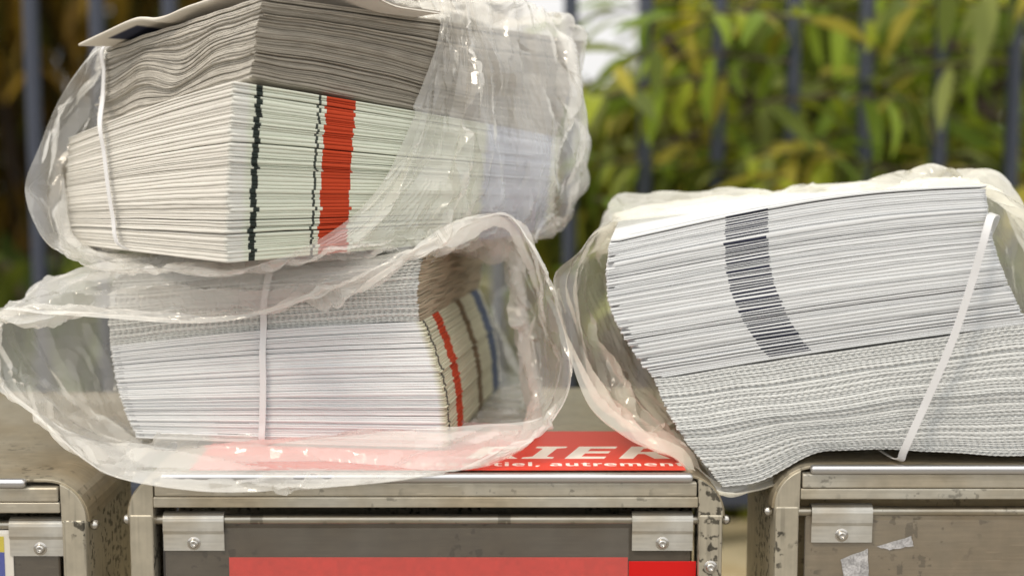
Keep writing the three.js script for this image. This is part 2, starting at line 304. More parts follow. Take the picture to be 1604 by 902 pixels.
part(leftBox, 'poster', box(-0.60, -0.4034, -0.40, -0.0440, -0.0078, -0.0070, 0.0003), M.whitePrint, 'white bordered poster');
part(leftBox, 'poster_print', box(-0.59, -0.4105, -0.062, -0.049, -0.0069, -0.0066, 0.0001), M.yellowPrint);
part(leftBox, 'poster_print', box(-0.59, -0.4105, -0.39, -0.0622, -0.0069, -0.0066, 0.0001), M.bluePrint);
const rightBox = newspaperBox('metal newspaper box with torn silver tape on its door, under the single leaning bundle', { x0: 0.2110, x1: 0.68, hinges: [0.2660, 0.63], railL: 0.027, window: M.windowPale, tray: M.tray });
rightBox.position.set(0, 0.0068, 0);
{
  const tapeTex = tex(128, (u, v) => { const k = 0.84 + 0.12 * fbm(u, v, 40, 3) + 0.1 * fbm(u, v, 12, 6); return [k, k, k * 1.02]; });
  const tm = new THREE.MeshStandardMaterial({ map: tapeTex, roughness: 0.5, metalness: 0.1, color: lin(0.72, 0.73, 0.76) });
  const tape = pts => { const R = rng(5), s = new THREE.Shape(); pts.forEach(([px, py], i) => { const a = at(px, py, -0.007), b = at(...pts[(i + 1) % pts.length], -0.007); if (!i) s.moveTo(a.x, a.y); for (let k = 1; k <= 6; k++) s.lineTo(lerp(a.x, b.x, k / 6) + (R() - 0.5) * 0.001, lerp(a.y, b.y, k / 6) + (R() - 0.5) * 0.001); }); const g = new THREE.ExtrudeGeometry(s, { depth: 0.0004, bevelEnabled: false }); g.translate(0, -0.0068, -0.008); const uvg = metricUV(g); uvg.attributes.uv.array.forEach((x, i, a) => a[i] = x * 20); return uvg; };
  part(rightBox, 'tape_scrap', tape([[1318, 877], [1360, 860], [1362, 915], [1324, 915]]), tm);
  part(rightBox, 'tape_scrap', tape([[1375, 857], [1428, 840], [1432, 855], [1395, 862]]), tm);
}

// ---------------------------------------------------------------- bundles of newspapers
// A half bundle fills the block P(u, v, w); w runs up the pile. Each newspaper is one slab with folded (rounded) or cut (toothed) edges.
function halfBundle(parent, o) {
  const { N, P, Lu, Lv, H, edges, seed, base, tint = 0.04 } = o, R = rng(seed);
  const wAt = (k, u, v) => k <= 0 ? 0 : k >= N ? 1 : (k + (o.sway ?? 0.34) * noise(k * 7.31, u * 3.1 + seed, v * 3.1) + 0.15 * noise(k * 3.7, u * 9 + seed, v * 9)) / N;
  const cums = [0]; for (let k = 0; k < N; k++) cums.push(cums[k] + 0.45 + 1.1 * Math.pow(R(), 1.3));
  const warp = k => { const i = Math.floor(k), f = k - i; return (i >= N ? cums[N] : lerp(cums[i], cums[i + 1], f)) / cums[N]; };
  for (let k = 0; k < N; k++) {
    const out = R() < 0.08 ? 2.6 : 1, ju = (R() - 0.5) * (o.jitter ?? 0.0016) * out, jv = (R() - 0.5) * (o.jitter ?? 0.0016) * out, gapT = ((R() < 0.2 ? 0.1 + 0.24 * R() : 0.01) + 0.03 * R()) * (o.gap ?? 1), sj = (R() - 0.5) * (o.stripeJitter ?? 0.0022);
    const tone = 1 - tint * R() - (R() < 0.1 ? 0.06 : 0), th = H / N, phase = (R() - 0.5) * 0.0030 + k * 0.00022;
    const loop = [];   // perimeter samples
    edges.forEach((e, ei) => {
      let ts = []; for (let i = 0; i < e.n; i++) ts.push(i / e.n);
      const L = ei % 2 ? Lv : Lu;
      for (const s of e.stripes ?? []) { const a = s[0] + sj / L * (s[3] ?? 1), b = s[1] + sj / L * (s[3] ?? 1); ts = ts.filter(t => t < a - 0.004 || t > b + 0.004); ts.push(a - 1e-4, a + 1e-4, b - 1e-4, b + 1e-4); }
      ts.filter(t => t >= 0 && t < 1).sort((a, b) => a - b).forEach(t => {
        let col = e.color ?? base, qr = null;
        if (e.zones) for (const z of e.zones) if (t >= z[0] && t < z[1]) col = z[2];
        for (const s of e.stripes ?? []) { const j = sj / L * (s[3] ?? 1); if (t > s[0] + j && t < s[1] + j && (s[4] === undefined || R.stay !== k && s[4](k, N))) { if (s[5]) qr = [s[5][0], s[5][1], s[2]]; else col = s[2]; } }
        loop.push({ ei, t, col, qr });
      });
    });
    const prof = q => { const x = Math.abs(2 * q - 1); return 1 - Math.sqrt(Math.max(0, 1 - x * x * 0.98)); };
    const qs = [0, 0.05, 0.17, 0.36, 0.5, 0.64, 0.83, 0.95, 1], nq = qs.length, n = loop.length;
    const pos = new Float32Array((n * nq + 2 * n) * 3), col = new Float32Array((n * nq + 2 * n) * 3);
    const inset = (ei, t, q) => {
      const e = edges[ei], L = ei % 2 ? Lv : Lu;
      if (e.kind === 'fold') return prof(q) * Math.min((o.fold ?? 0.42) * th, 0.0011) + 0.00025 * noise(k * 5.1 + ei, t * 14, seed);
      const s = t * L + phase, tooth = Math.abs(((s / (o.tooth ?? 0.0053)) % 1 + 1) % 1 - 0.5) * 2;
      const qq = (2 * q - 1) * (2 * q - 1); return qq * (0.06 + 0.85 * smooth(0.2, 0.85, tooth) * (o.teeth ?? 1)) * th + 0.0003 * tooth + 0.0004 * (0.5 + noise(k * 9.7 + q * 3, t * 40, ei));
    };
    const putAt = (i, l, q, extra, c) => {
      const { ei, t } = l;
      const near = (e2, tt) => inset(e2, tt, q) / (e2 % 2 ? Lu : Lv) ;
      let u, v; const own = (inset(ei, t, q) + extra);
      const prev = (ei + 3) % 4, next = (ei + 1) % 4, Lown = ei % 2 ? Lv : Lu;
      const a = (inset(prev, 0.999, q) + extra) / Lown, b = 1 - (inset(next, 0, q) + extra) / Lown, tt = lerp(a, b, t);
      if (ei === 0) { u = tt; v = own / Lv; } else if (ei === 1) { v = tt; u = 1 - own / Lu; } else if (ei === 2) { u = 1 - tt; v = 1 - own / Lv; } else { v = 1 - tt; u = own / Lu; }
      u += ju / Lu; v += jv / Lv;
      const w0 = warp(clamp(wAt(k, u, v) * N, 0, N)), w1 = warp(clamp(wAt(k + 1, u, v) * N, 0, N));
      const p = P(u, v, lerp(w0, lerp(w1, w0, gapT), q)), ink = 1 - (o.ink ?? 0.07) * Math.max(0, noise(k * 2.7, (ei % 2 ? v * Lv : u * Lu) * 60, seed)) - 0.05 * Math.max(0, noise(k * 0.21, (ei % 2 ? v : u) * 7, seed + 4));
      pos[i * 3] = p.x; pos[i * 3 + 1] = p.y; pos[i * 3 + 2] = p.z; col[i * 3] = c[0] * tone * ink; col[i * 3 + 1] = c[1] * tone * ink; col[i * 3 + 2] = c[2] * tone * ink;
    };
    for (let i = 0; i < n; i++) { for (let j = 0; j < nq; j++) putAt(i * nq + j, loop[i], qs[j], 0, loop[i].qr && qs[j] >= loop[i].qr[0] && qs[j] <= loop[i].qr[1] ? loop[i].qr[2] : loop[i].col); putAt(n * nq + i, loop[i], 0, 0.02, base); putAt(n * nq + n + i, loop[i], 1, 0.02, base); }
    const idx = [];
    for (let i = 0; i < n; i++) {
      const i2 = (i + 1) % n;
      for (let j = 0; j < nq - 1; j++) { const a = i * nq + j, b = i2 * nq + j; idx.push(a, b, a + 1, a + 1, b, b + 1); }
      const b0 = n * nq + i, b1 = n * nq + i2, t0 = n * nq + n + i, t1 = n * nq + n + i2;
      idx.push(b0, b1, i * nq, i * nq, b1, i2 * nq, i * nq + nq - 1, i2 * nq + nq - 1, t0, t0, i2 * nq + nq - 1, t1);
    }
    let gpos = pos, gcol = col;
    if (k === 0 || k === N - 1) {   // full faces of the outermost papers
      const m = 24, q = k ? 1 : 0, extraP = [], extraC = [], b = pos.length / 3;
      for (let i = 0; i <= m; i++) for (let j = 0; j <= m; j++) { const u = lerp(0.015 / Lu, 1 - 0.015 / Lu, i / m) + ju / Lu, v = lerp(0.015 / Lv, 1 - 0.015 / Lv, j / m) + jv / Lv, p = P(u, v, k ? lerp(1, warp(N - 1), gapT) : 0); extraP.push(p.x, p.y + (k ? 2e-4 : -2e-4), p.z); extraC.push(base[0] * tone, base[1] * tone, base[2] * tone); }
      for (let i = 0; i < m; i++) for (let j = 0; j < m; j++) { const a = b + i * (m + 1) + j; idx.push(a, a + 1, a + m + 1, a + m + 1, a + 1, a + m + 2); }
      gpos = new Float32Array([...pos, ...extraP]); gcol = new Float32Array([...col, ...extraC]);
    }
    const g = new THREE.BufferGeometry(); g.setAttribute('position', new THREE.BufferAttribute(gpos, 3)); g.setAttribute('color', new THREE.BufferAttribute(gcol, 3)); g.setIndex(idx); g.computeVertexNormals();
    part(parent, 'newspaper', g, M.paper);
  }
}
// block from eight corners: [u0v0, u1v0, u1v1, u0v1] below and above, plus a bend
function block(lo, hi, bend) {
  const bl = (q, u, v) => V(0, 0, 0).addScaledVector(q[0], (1 - u) * (1 - v)).addScaledVector(q[1], u * (1 - v)).addScaledVector(q[2], u * v).addScaledVector(q[3], (1 - u) * v);
  return (u, v, w) => { const p = bl(lo, u, v).lerp(bl(hi, u, v), w); return bend ? p.add(bend(u, v, w)) : p; };
}
function ribbon(pts, width, across, th = 0.0007) {   // a flat strap along a closed or open run of points
  const c = new THREE.CatmullRomCurve3(pts, false, 'centripetal'), n = pts.length * 10, pos = [], idx = [];
  for (let i = 0; i <= n; i++) {
    const p = c.getPoint(i / n), t = c.getTangent(i / n), a = across.clone().addScaledVector(t, -across.dot(t)).normalize(), o = V(0, 0, 0).crossVectors(a, t).normalize();
    for (const [sa, so] of [[-1, -1], [1, -1], [1, 1], [-1, 1]]) pos.push(...p.clone().addScaledVector(a, sa * width / 2).addScaledVector(o, so * th / 2).toArray());
    if (i) for (let k = 0; k < 4; k++) { const A = (i - 1) * 4 + k, B = (i - 1) * 4 + (k + 1) % 4; idx.push(A, B, A + 4, A + 4, B, B + 4); }
  }
  let g = new THREE.BufferGeometry(); g.setAttribute('position', new THREE.Float32BufferAttribute(pos, 3)); g.setIndex(idx); g = g.toNonIndexed(); g.computeVertexNormals(); return g;
}
const GREEN_WHITE = [0.70, 0.735, 0.63], WHITE = [0.755, 0.77, 0.79], CREAM = [0.72, 0.70, 0.655], BEIGE = [0.52, 0.47, 0.40], GREY = [0.60, 0.61, 0.60], BLACK = [0.02, 0.03, 0.025], ORANGE = [0.54, 0.055, 0.012], NAVY = [0.022, 0.026, 0.055];
const BLOCKS = [];   // solids the bags must stay outside of

// lower bundle on the middle box
{
  const g = thing('newspaper_bundle', 'strapped newspaper bundle lying under another one, orange stripe down its narrow side', 'newspaper bundle', 'newspaper bundles on the boxes');
  const L = 0.30;
  const back = (p, l = L) => p.clone().add(V(Math.sin(0.143) * l, 0, -Math.cos(0.143) * l));
  const lo0 = V(-0.3290, 0.0030, -0.118), lo1 = V(-0.0555, 0.0030, -0.078), m0 = at(172, 543, -0.122), m1 = at(660, 504, -0.082), t0 = at(178, 430, -0.124), t1 = at(664, 402, -0.084);
  const q0 = [lo0, lo1, back(lo1), back(lo0)], q1 = [m0, m1, back(m1).setY(0.104), back(m0).setY(0.088)], q2 = [t0, t1, back(t1).setY(0.158), back(t0).setY(0.152)];
  const P1 = block(q0, q1, (u, v, w) => V(0.010 * Math.sin(Math.PI * w) * (u - 0.3), 0.004 * Math.sin(Math.PI * u) * w, 0.003 * Math.sin(Math.PI * w) - 0.006 * Math.sin(Math.PI * u) * (v < 0.5 ? -0.6 : 0)));
  const P2 = block(q1, q2, (u, v, w) => V(0.006 * Math.sin(Math.PI * w) * (v - 0.5), 0.004 * Math.sin(Math.PI * u) * (1 - w) + 0.0016 * noise(u * 5, v * 5, 3 + w * 2), 0.003 * Math.sin(Math.PI * w)));
  halfBundle(g, { N: 58, P: P1, Lu: 0.278, Lv: L, H: 0.09, seed: 11, base: WHITE, tint: 0.05, edges: [{ kind: 'fold', n: 46, stripes: [[0.012, 0.03, [0.3, 0.3, 0.32], 1.2, (k) => k % 3 != 0, [0.3, 0.6]], [0.275, 0.385, [0.05, 0.05, 0.06], 1, (k) => k == 2 || k == 4 || k == 10, [0, 0.17]]] }, { kind: 'fold', n: 50, color: [0.62, 0.60, 0.46], stripes: [[0.03, 0.052, [0.12, 0.11, 0.09], 0.6], [0.17, 0.27, ORANGE, 1], [0.55, 0.63, [0.2, 0.14, 0.08], 1], [0.84, 0.97, [0.11, 0.14, 0.22], 1]] }, { kind: 'fold', n: 16 }, { kind: 'fold', n: 20 }] });  // narrow side darker than the front: its shade is put into the edge colour
  halfBundle(g, { N: 26, P: P2, Lu: 0.278, Lv: L, H: 0.05, seed: 12, base: [0.66, 0.67, 0.66], gap: 0.2, sway: 0.2, tint: 0.12, jitter: 0.0016, edges: [{ kind: 'cut', n: 260 }, { kind: 'cut', n: 60, color: [0.44, 0.37, 0.27] }, { kind: 'fold', n: 16 }, { kind: 'cut', n: 30 }] });  // narrow side again with its shade painted into the colour
  const sp = [V(-0.14, 0.1605, -0.30), P2(0.53, 0.10, 1).add(V(0, 0.0012, 0))]; for (const w of [1, 0.5, 0.05]) sp.push(P2(lerp(0.505, 0.525, w), -0.011, w)); for (const w of [0.8, 0.6, 0.4, 0.2, 0.02]) sp.push(P1(lerp(0.418, 0.50, w), -0.011, w)); sp.push(P1(0.41, 0.10, 0).add(V(0, -0.0008, 0)), V(-0.15, 0.0016, -0.34));
  part(g, 'strap', ribbon(sp, 0.0056, V(1, 0, 0.14)), M.strap);
  BLOCKS.push([q0, q1], [q1, q2]);
}
// upper bundle
{
  const g = thing('newspaper_bundle', 'strapped newspaper bundle with orange and black stripes lying on top of another bundle', 'newspaper bundle', 'newspaper bundles on the boxes');
  const du = V(Math.cos(0.733), 0, -Math.sin(0.733)).multiplyScalar(0.352), dv = V(-Math.cos(0.838), 0, -Math.sin(0.838)).multiplyScalar(0.28);
  const c0 = at(354, 412, 0.0), lift = (p, y) => p.clone().setY(y);
  const q0 = [c0, lift(c0.clone().add(du), 0.172), lift(c0.clone().add(du).add(dv), 0.170), at(100, 381, -0.208)];
  const c1 = at(365, 127, 0.002), q1 = [c1, lift(c1.clone().add(du), 0.262), lift(c1.clone().add(du).add(dv), 0.262), at(106, 216, -0.206)];
  const c1b = at(392, 122, -0.012), q1b = [c1b, lift(c1.clone().add(du).add(V(-0.004, 0, -0.012)), 0.263), q1[2].clone().setY(0.263), at(150, 196, -0.203)];
  const c2 = at(412, -8, -0.016), q2 = [c2, lift(c2.clone().add(du), 0.352), lift(c2.clone().add(du).add(dv), 0.358), at(165, 76, -0.195)];
  const P1 = block(q0, q1, (u, v, w) => V(0, 0.003 * Math.sin(Math.PI * v) * w + 0.005 * w * (1 - u) * Math.exp(-v * 5) * u, 0).addScaledVector(du, 0.02 * Math.sin(Math.PI * w) * -0.35).addScaledVector(dv, -0.010 * Math.sin(Math.PI * w)));
  const P2 = block(q1b, q2, (u, v, w) => { const wave = Math.sin(Math.PI * clamp(w * 1.15)); return V(0, (0.0045 * Math.sin(v * 8.5 + 1.2) * Math.exp(-u * 3) + 0.003 * Math.sin(v * 15 + 4) * Math.exp(-u * 3) + 0.003 * Math.sin(u * 7) * Math.exp(-v * 3)) * wave + 0.001 * noise(u * 9, v * 9, w * 3), 0).addScaledVector(du, 0.012 * noise(v * 4, w * 2.5, 7)).addScaledVector(dv, 0.008 * noise(u * 4, w * 2.5, 17)); });
  halfBundle(g, { N: 54, P: P1, Lu: 0.352, Lv: 0.28, H: 0.125, seed: 31, base: CREAM, tint: 0.06, stripeJitter: 0.0022, edges: [{ kind: 'fold', n: 60, color: GREEN_WHITE, zones: [[0, 0.05, [0.75, 0.75, 0.71]], [0.74, 0.97, [0.50, 0.54, 0.66]]], stripes: [[0.057, 0.074, BLACK, 1], [0.225, 0.232, [0.06, 0.07, 0.06], 1.1], [0.247, 0.330, ORANGE, 0.8]] }, { kind: 'fold', n: 16 }, { kind: 'fold', n: 16 }, { kind: 'fold', n: 50, color: [0.75, 0.73, 0.685] }] });
  halfBundle(g, { N: 50, P: P2, Lu: 0.352, Lv: 0.28, H: 0.075, seed: 32, base: BEIGE, tint: 0.22, ink: 0.4, jitter: 0.003, teeth: 0.35, edges: [{ kind: 'fold', n: 60, color: [0.38, 0.345, 0.29] }, { kind: 'fold', n: 16 }, { kind: 'cut', n: 16 }, { kind: 'cut', n: 150, color: [0.57, 0.54, 0.485] }] });  // right face darker than the left: side shade painted into the edge colours
  // the topmost paper, slid out over the side and bent up
  const edge = [[122, 70, -0.165], [160, 52, -0.145], [212, 30, -0.12], [245, 30, -0.105], [290, 12, -0.085], [335, -4, -0.065], [420, -45, -0.03], [470, -66, -0.01]].map(a => at(...a)), pos = [], idx = [], colr = [], m = 60, nn = 26;
  const ec = new THREE.CatmullRomCurve3(edge, false, 'centripetal'), inw = du.clone().normalize();
  for (const side of [0, 1]) for (let i = 0; i <= m; i++) for (let j = 0; j <= nn; j++) {
    const t = i / m, r = j / nn, e = ec.getPoint(t), d = Math.pow(r, 1.3) * 0.14, p = e.clone().addScaledVector(inw, d);
    const rest = P2(clamp(0.02 + d / 0.38), clamp(1.02 - t), 1).y + 0.0022; p.y = lerp(e.y, rest, smooth(0, 0.10, d)); p.y += (side ? 1 : -1) * 0.0017 * (j === 0 || i === 0 || i === m || j === nn ? 0.55 : 1) * (1 + 0.3 * noise(t * 9, r * 9, 5));
    pos.push(p.x, p.y, p.z); const navy = !side && t > 0.10 && t < 0.24 && d > 0.012 && d < 0.045; colr.push(...(navy ? NAVY : side ? [0.66, 0.62, 0.55] : [0.70, 0.66, 0.60]));
  }
  const K = (m + 1) * (nn + 1), id = (s, i, j) => s * K + i * (nn + 1) + j;
  for (let i = 0; i < m; i++) for (let j = 0; j < nn; j++) { idx.push(id(0, i, j), id(0, i, j + 1), id(0, i + 1, j), id(0, i + 1, j), id(0, i, j + 1), id(0, i + 1, j + 1), id(1, i, j), id(1, i + 1, j), id(1, i, j + 1), id(1, i + 1, j), id(1, i + 1, j + 1), id(1, i, j + 1)); }
  for (let i = 0; i < m; i++) for (const j of [0, nn]) idx.push(id(0, i, j), id(0, i + 1, j), id(1, i, j), id(1, i, j), id(0, i + 1, j), id(1, i + 1, j));
  for (let j = 0; j < nn; j++) for (const i of [0, m]) idx.push(id(0, i, j), id(1, i, j), id(0, i, j + 1), id(1, i, j), id(1, i, j + 1), id(0, i, j + 1));
  let cg = new THREE.BufferGeometry(); cg.setAttribute('position', new THREE.Float32BufferAttribute(pos, 3)); cg.setAttribute('color', new THREE.Float32BufferAttribute(colr, 3)); cg.setIndex(idx); cg.computeVertexNormals();
  part(g, 'newspaper', cg, M.paper, 'topmost paper slid out and bent up, dark blue print underneath');
  const sl = [V(-0.25, 0.383, -0.30), P2(0.06, 0.93, 1).add(V(0, 0.002, 0))]; for (const w of [1, 0.7, 0.4]) sl.push(P2(-0.014, lerp(0.91, 0.985, w), w)); for (const w of [0.95, 0.75, 0.5, 0.25, 0.05]) sl.push(P1(-0.016 - (w > 0.9 ? 0.004 : 0), lerp(0.575, 0.735, Math.pow(w, 0.75)), w)); sl.push(P1(0.04, 0.56, 0).add(V(0, -0.001, 0)), P1(0.3, 0.54, 0).add(V(0, -0.001, 0)));
  part(g, 'strap', ribbon(sl, 0.0058, V(0.67, 0, 0.74)), M.strap);
  BLOCKS.push([q0, q1], [q1b, q2]);
}
// right bundle
{
  const g = thing('newspaper_bundle', 'strapped newspaper bundle with a dark blue stripe leaning across the gap between two boxes', 'newspaper bundle', 'newspaper bundles on the boxes');
  const L = 0.27, back = (p, y, dx = 0.03) => V(p.x + dx, y, p.z - L);
  const b0 = at(1132, 764, -0.012), b1 = at(1690, 712, -0.005), m0 = at(1024, 594, -0.018), m1 = at(1612, 507, -0.010), t0 = at(955, 377, -0.024), t1 = at(1545, 290, -0.016);
  const q0 = [b0, b1, back(b1, 0.010), back(b0, 0.006)], q1 = [m0, m1, back(m1, 0.10), back(m0, 0.088)], q2 = [t0, t1, back(t1, 0.205), back(t0, 0.192)];
  const P1 = block(q0, q1, (u, v, w) => { const f = 1 - w; return V(-0.008 * Math.sin(Math.PI * w) * (1 - u), f * f * (0.0215 * smooth(0.06, 0.30, u) * (1 - smooth(0.3, 1, u))) + 0.0025 * Math.sin(u * 9 + 1.5) * w * (1 - w) * 3 + 0.0018 * noise(u * 6, v * 4, w * 2), 0.004 * Math.sin(Math.PI * w)); });
  const P2 = block(q1, q2, (u, v, w) => V(-0.017 * Math.sin(Math.PI * w) * (1 - 0.5 * u) , 0.010 * w * Math.sin(Math.PI * clamp(u * 1.0)) * (0.6 + 0.6 * u) * w + 0.002 * Math.sin(Math.PI * u) * (1 - w), 0.004 * Math.sin(Math.PI * w)));
  halfBundle(g, { N: 44, P: P1, Lu: 0.30, Lv: L, H: 0.10, seed: 51, base: [0.655, 0.67, 0.67], tint: 0.10, ink: 0.16, jitter: 0.0012, gap: 0.2, sway: 0.2, teeth: 0.9, edges: [{ kind: 'cut', n: 290 }, { kind: 'cut', n: 30 }, { kind: 'fold', n: 16 }, { kind: 'cut', n: 40 }] });
  halfBundle(g, { N: 58, P: P2, Lu: 0.30, Lv: L, H: 0.11, seed: 52, fold: 0.36, base: [0.69, 0.71, 0.735], tint: 0.07, jitter: 0.001, edges: [{ kind: 'fold', n: 60, stripes: [[0.003, 0.03, [0.4, 0.4, 0.43], 2, (k) => k % 3 != 1, [0, 0.17]], [0.312, 0.425, NAVY, 0.9, (k) => k > 1, [0.0, 0.55]]] }, { kind: 'fold', n: 24 }, { kind: 'fold', n: 16 }, { kind: 'fold', n: 30 }] });
  part(g, 'strap', ribbon([V(0.43, 0.16, -0.2), at(1562, 338, -0.05), at(1552, 341, -0.008), at(1546, 362, 0.0015), at(1524, 440, 0.004), at(1494, 530, 0.0045), at(1455, 622, 0.0045), at(1416, 708, 0.0035), at(1411, 720, -0.004), V(0.30, 0.0105, -0.06), V(0.28, 0.0105, -0.2)], 0.0060, V(0.94, -0.34, 0)), M.strap);
  BLOCKS.push([q0, q1], [q1, q2]);
}

// ---------------------------------------------------------------- thin plastic bags
function hexPlanes([lo, hi], margin) {
  const c = V(0, 0, 0); [...lo, ...hi].forEach(p => c.addScaledVector(p, 1 / 8));
  return [[lo[0], lo[1], lo[2], lo[3]], [hi[0], hi[1], hi[2], hi[3]], ...[0, 1, 2, 3].map(i => [lo[i], lo[(i + 1) % 4], hi[(i + 1) % 4], hi[i]])].map(q => {
    const n = V(0, 0, 0).crossVectors(q[2].clone().sub(q[0]), q[3].clone().sub(q[1])).normalize(), m = V(0, 0, 0); q.forEach(p => m.addScaledVector(p, 0.25));
    if (n.dot(m.clone().sub(c)) < 0) n.negate();
    return [n.x, n.y, n.z, n.dot(m) + margin];
  });
}
const HULLS = BLOCKS.map(b => hexPlanes(b, 0.0035));
const section = (c, counts) => { const out = []; for (let s = 0; s < 4; s++) for (let i = 0; i < counts[s]; i++) out.push(c[s].clone().lerp(c[(s + 1) % 4], i / counts[s])); return out; };
const cr = (a, b, c, d, t) => 0.5 * (2 * b + (c - a) * t + (2 * a - 5 * b + 4 * c - d) * t * t + (3 * b - a - 3 * c + d) * t * t * t);
// loops of points from the mouth to the closed end, made into a sheet that is too large for its shape, so that it buckles into folds
function bag(name, label, loops, o) {
  if (o.rim) { const M0 = loops[0], M1 = loops[1]; loops = [M0.map((p, i) => o.rim?.[i] ? at(...o.rim[i]) : null).map((given, i) => given ?? ((p) => { const a = M0[(i + 1) % M0.length], b = M0[(i + M0.length - 1) % M0.length]; return p.clone().lerp(M1[i], 0.05); })(M0[i])), ...loops]; o = { ...o, t: [0, ...o.t.map(t => 0.14 + 0.86 * t)] }; }
  const { NS, NT, seed, slackS = 1.06, slackT = 1.14, steps = 70, amp = 0.004, hulls = [], gravity = 0.00006 } = o, K = loops[0].length, T = loops.length, n = NS * NT;
  const x = new Float32Array(n * 3), tv = o.t ?? loops.map((_, i) => i / (T - 1));
  for (let j = 0; j < NT; j++) {
    const tt = j / (NT - 1); let b = 0; while (b < T - 2 && tt > tv[b + 1]) b++;
    const f = (tt - tv[b]) / (tv[b + 1] - tv[b]), L = [Math.max(0, b - 1), b, b + 1, Math.min(T - 1, b + 2)].map(k => loops[k]);
    for (let i = 0; i < NS; i++) {
      const ss = i / NS * K, a = Math.floor(ss), g = ss - a, ks = [(a + K - 1) % K, a, (a + 1) % K, (a + 2) % K];
      for (let c = 0; c < 3; c++) { const ax = 'xyz'[c], r = L.map(l => cr(l[ks[0]][ax], l[ks[1]][ax], l[ks[2]][ax], l[ks[3]][ax], g)); x[(j * NS + i) * 3 + c] = cr(r[0], r[1], r[2], r[3], f); }
    }
  }
  const id = (i, j) => (j * NS + (i + NS) % NS) * 3, cons = [];
  const dist = (a, b) => Math.hypot(x[a] - x[b], x[a + 1] - x[b + 1], x[a + 2] - x[b + 2]);
  const add = (a, b, k, stiff) => cons.push(a, b, dist(a, b) * k, stiff);
  for (let j = 0; j < NT; j++) for (let i = 0; i < NS; i++) {
    const m = 0.55 + 0.9 * clamp(0.5 + noise(i / NS * 6 + seed, j / NT * 4, seed)), rim = smooth(0.12, 0.4, j / NT), kt = 1 + (slackT - 1) * m * lerp(0.35, 1, rim), ks = 1 + (slackS - 1) * m * lerp(0.1, 1, rim);
    add(id(i, j), id(i + 1, j), ks, 1);
    if (j < NT - 1) { add(id(i, j), id(i, j + 1), kt, 1); add(id(i, j), id(i + 1, j + 1), (ks + kt) / 2, 0.5); add(id(i + 1, j), id(i, j + 1), (ks + kt) / 2, 0.5); }
    add(id(i, j), id(i + 2, j), ks, 0.12); if (j < NT - 2) add(id(i, j), id(i, j + 2), kt, 0.12);
    add(id(i, j), id(i + 5, j), ks, 0.08); if (j < NT - 5) add(id(i, j), id(i, j + 5), kt, 0.06);
  }
  const normals = () => { const nn = new Float32Array(n * 3); for (let j = 0; j < NT; j++) for (let i = 0; i < NS; i++) { const a = id(i + 1, j), b = id(i - 1, j), c = id(i, Math.min(NT - 1, j + 1)), d = id(i, Math.max(0, j - 1)); const sx = x[a] - x[b], sy = x[a + 1] - x[b + 1], sz = x[a + 2] - x[b + 2], tx = x[c] - x[d], ty = x[c + 1] - x[d + 1], tz = x[c + 2] - x[d + 2]; let nx = sy * tz - sz * ty, ny = sz * tx - sx * tz, nz = sx * ty - sy * tx; const l = Math.hypot(nx, ny, nz) || 1; const k = id(i, j); nn[k] = nx / l; nn[k + 1] = ny / l; nn[k + 2] = nz / l; } return nn; };
  const nn = normals(), rest0 = x.slice();
  for (let j = 0; j < NT; j++) for (let i = 0; i < NS; i++) {   // seed the folds: creases that run round the bag, and crumples
    const k = id(i, j), p = [rest0[k] * 11, rest0[k + 1] * 11, rest0[k + 2] * 11], w = noise(p[0] + seed, p[1], p[2]);
    const f = noise(p[0] * 1.6 + 3 * w, p[1] * 0.7, p[2] * 1.6 + seed), cre = (1 - 2 * Math.abs(noise(p[0] * 3 + 2 * w, p[1] * 1.5 + seed, p[2] * 3))), d = amp * (o.profile ? o.profile(i / NS, j / NT) : 1) * (f * 1.2 + 0.2 * cre) * lerp(0.5, 1, smooth(0.1, 0.25, j / NT));
    x[k] += nn[k] * d; x[k + 1] += nn[k + 1] * d; x[k + 2] += nn[k + 2] * d;
  }
  const C = new Float32Array(cons), nc = C.length / 4, pin = new Float32Array(n); for (let i = 0; i < NS; i++) { pin[i] = o.rim ? 0.03 : 0.4; if (o.rim) pin[Math.round(0.14 * (NT - 1)) * NS + i] = 0.4; pin[(NT - 1) * NS + i] = 1; }
  const hold = o.hold ?? 0.004;
  for (let s = 0; s < steps; s++) {
    const rev = s & 1;
    for (let q = 0; q < nc; q++) {
      const e = (rev ? nc - 1 - q : q) * 4, a = C[e] | 0, b = C[e + 1] | 0, dx = x[b] - x[a], dy = x[b + 1] - x[a + 1], dz = x[b + 2] - x[a + 2], l = Math.sqrt(dx * dx + dy * dy + dz * dz) + 1e-9, g = 0.5 * C[e + 3] * (l - C[e + 2]) / l;
      x[a] += dx * g; x[a + 1] += dy * g; x[a + 2] += dz * g; x[b] -= dx * g; x[b + 1] -= dy * g; x[b + 2] -= dz * g;
    }
    for (let v = 0; v < n; v++) {
      const k = v * 3, h = Math.max(pin[v], hold); x[k + 1] -= gravity;
      for (let c = 0; c < 3; c++) x[k + c] = lerp(x[k + c], rest0[k + c], h);
      if (s % 3 === 2 || s > steps - 6) {
        for (const H of hulls) { let best = -1e9, bp = null; for (const p of H) { const dd = p[0] * x[k] + p[1] * x[k + 1] + p[2] * x[k + 2] - p[3]; if (dd > best) { best = dd; bp = p; } } if (best < 0) { x[k] -= bp[0] * best; x[k + 1] -= bp[1] * best; x[k + 2] -= bp[2] * best; } }
        if (o.floor) { const y = o.floor(x[k], x[k + 2]); if (x[k + 1] < y) x[k + 1] = y; }
      }
    }
  }
  // twice as fine, smoothly
  const S2 = NS * 2, T2 = NT * 2 - 1, pos = new Float32Array((S2 + 1) * T2 * 3), uv = new Float32Array((S2 + 1) * T2 * 2), idx = [];
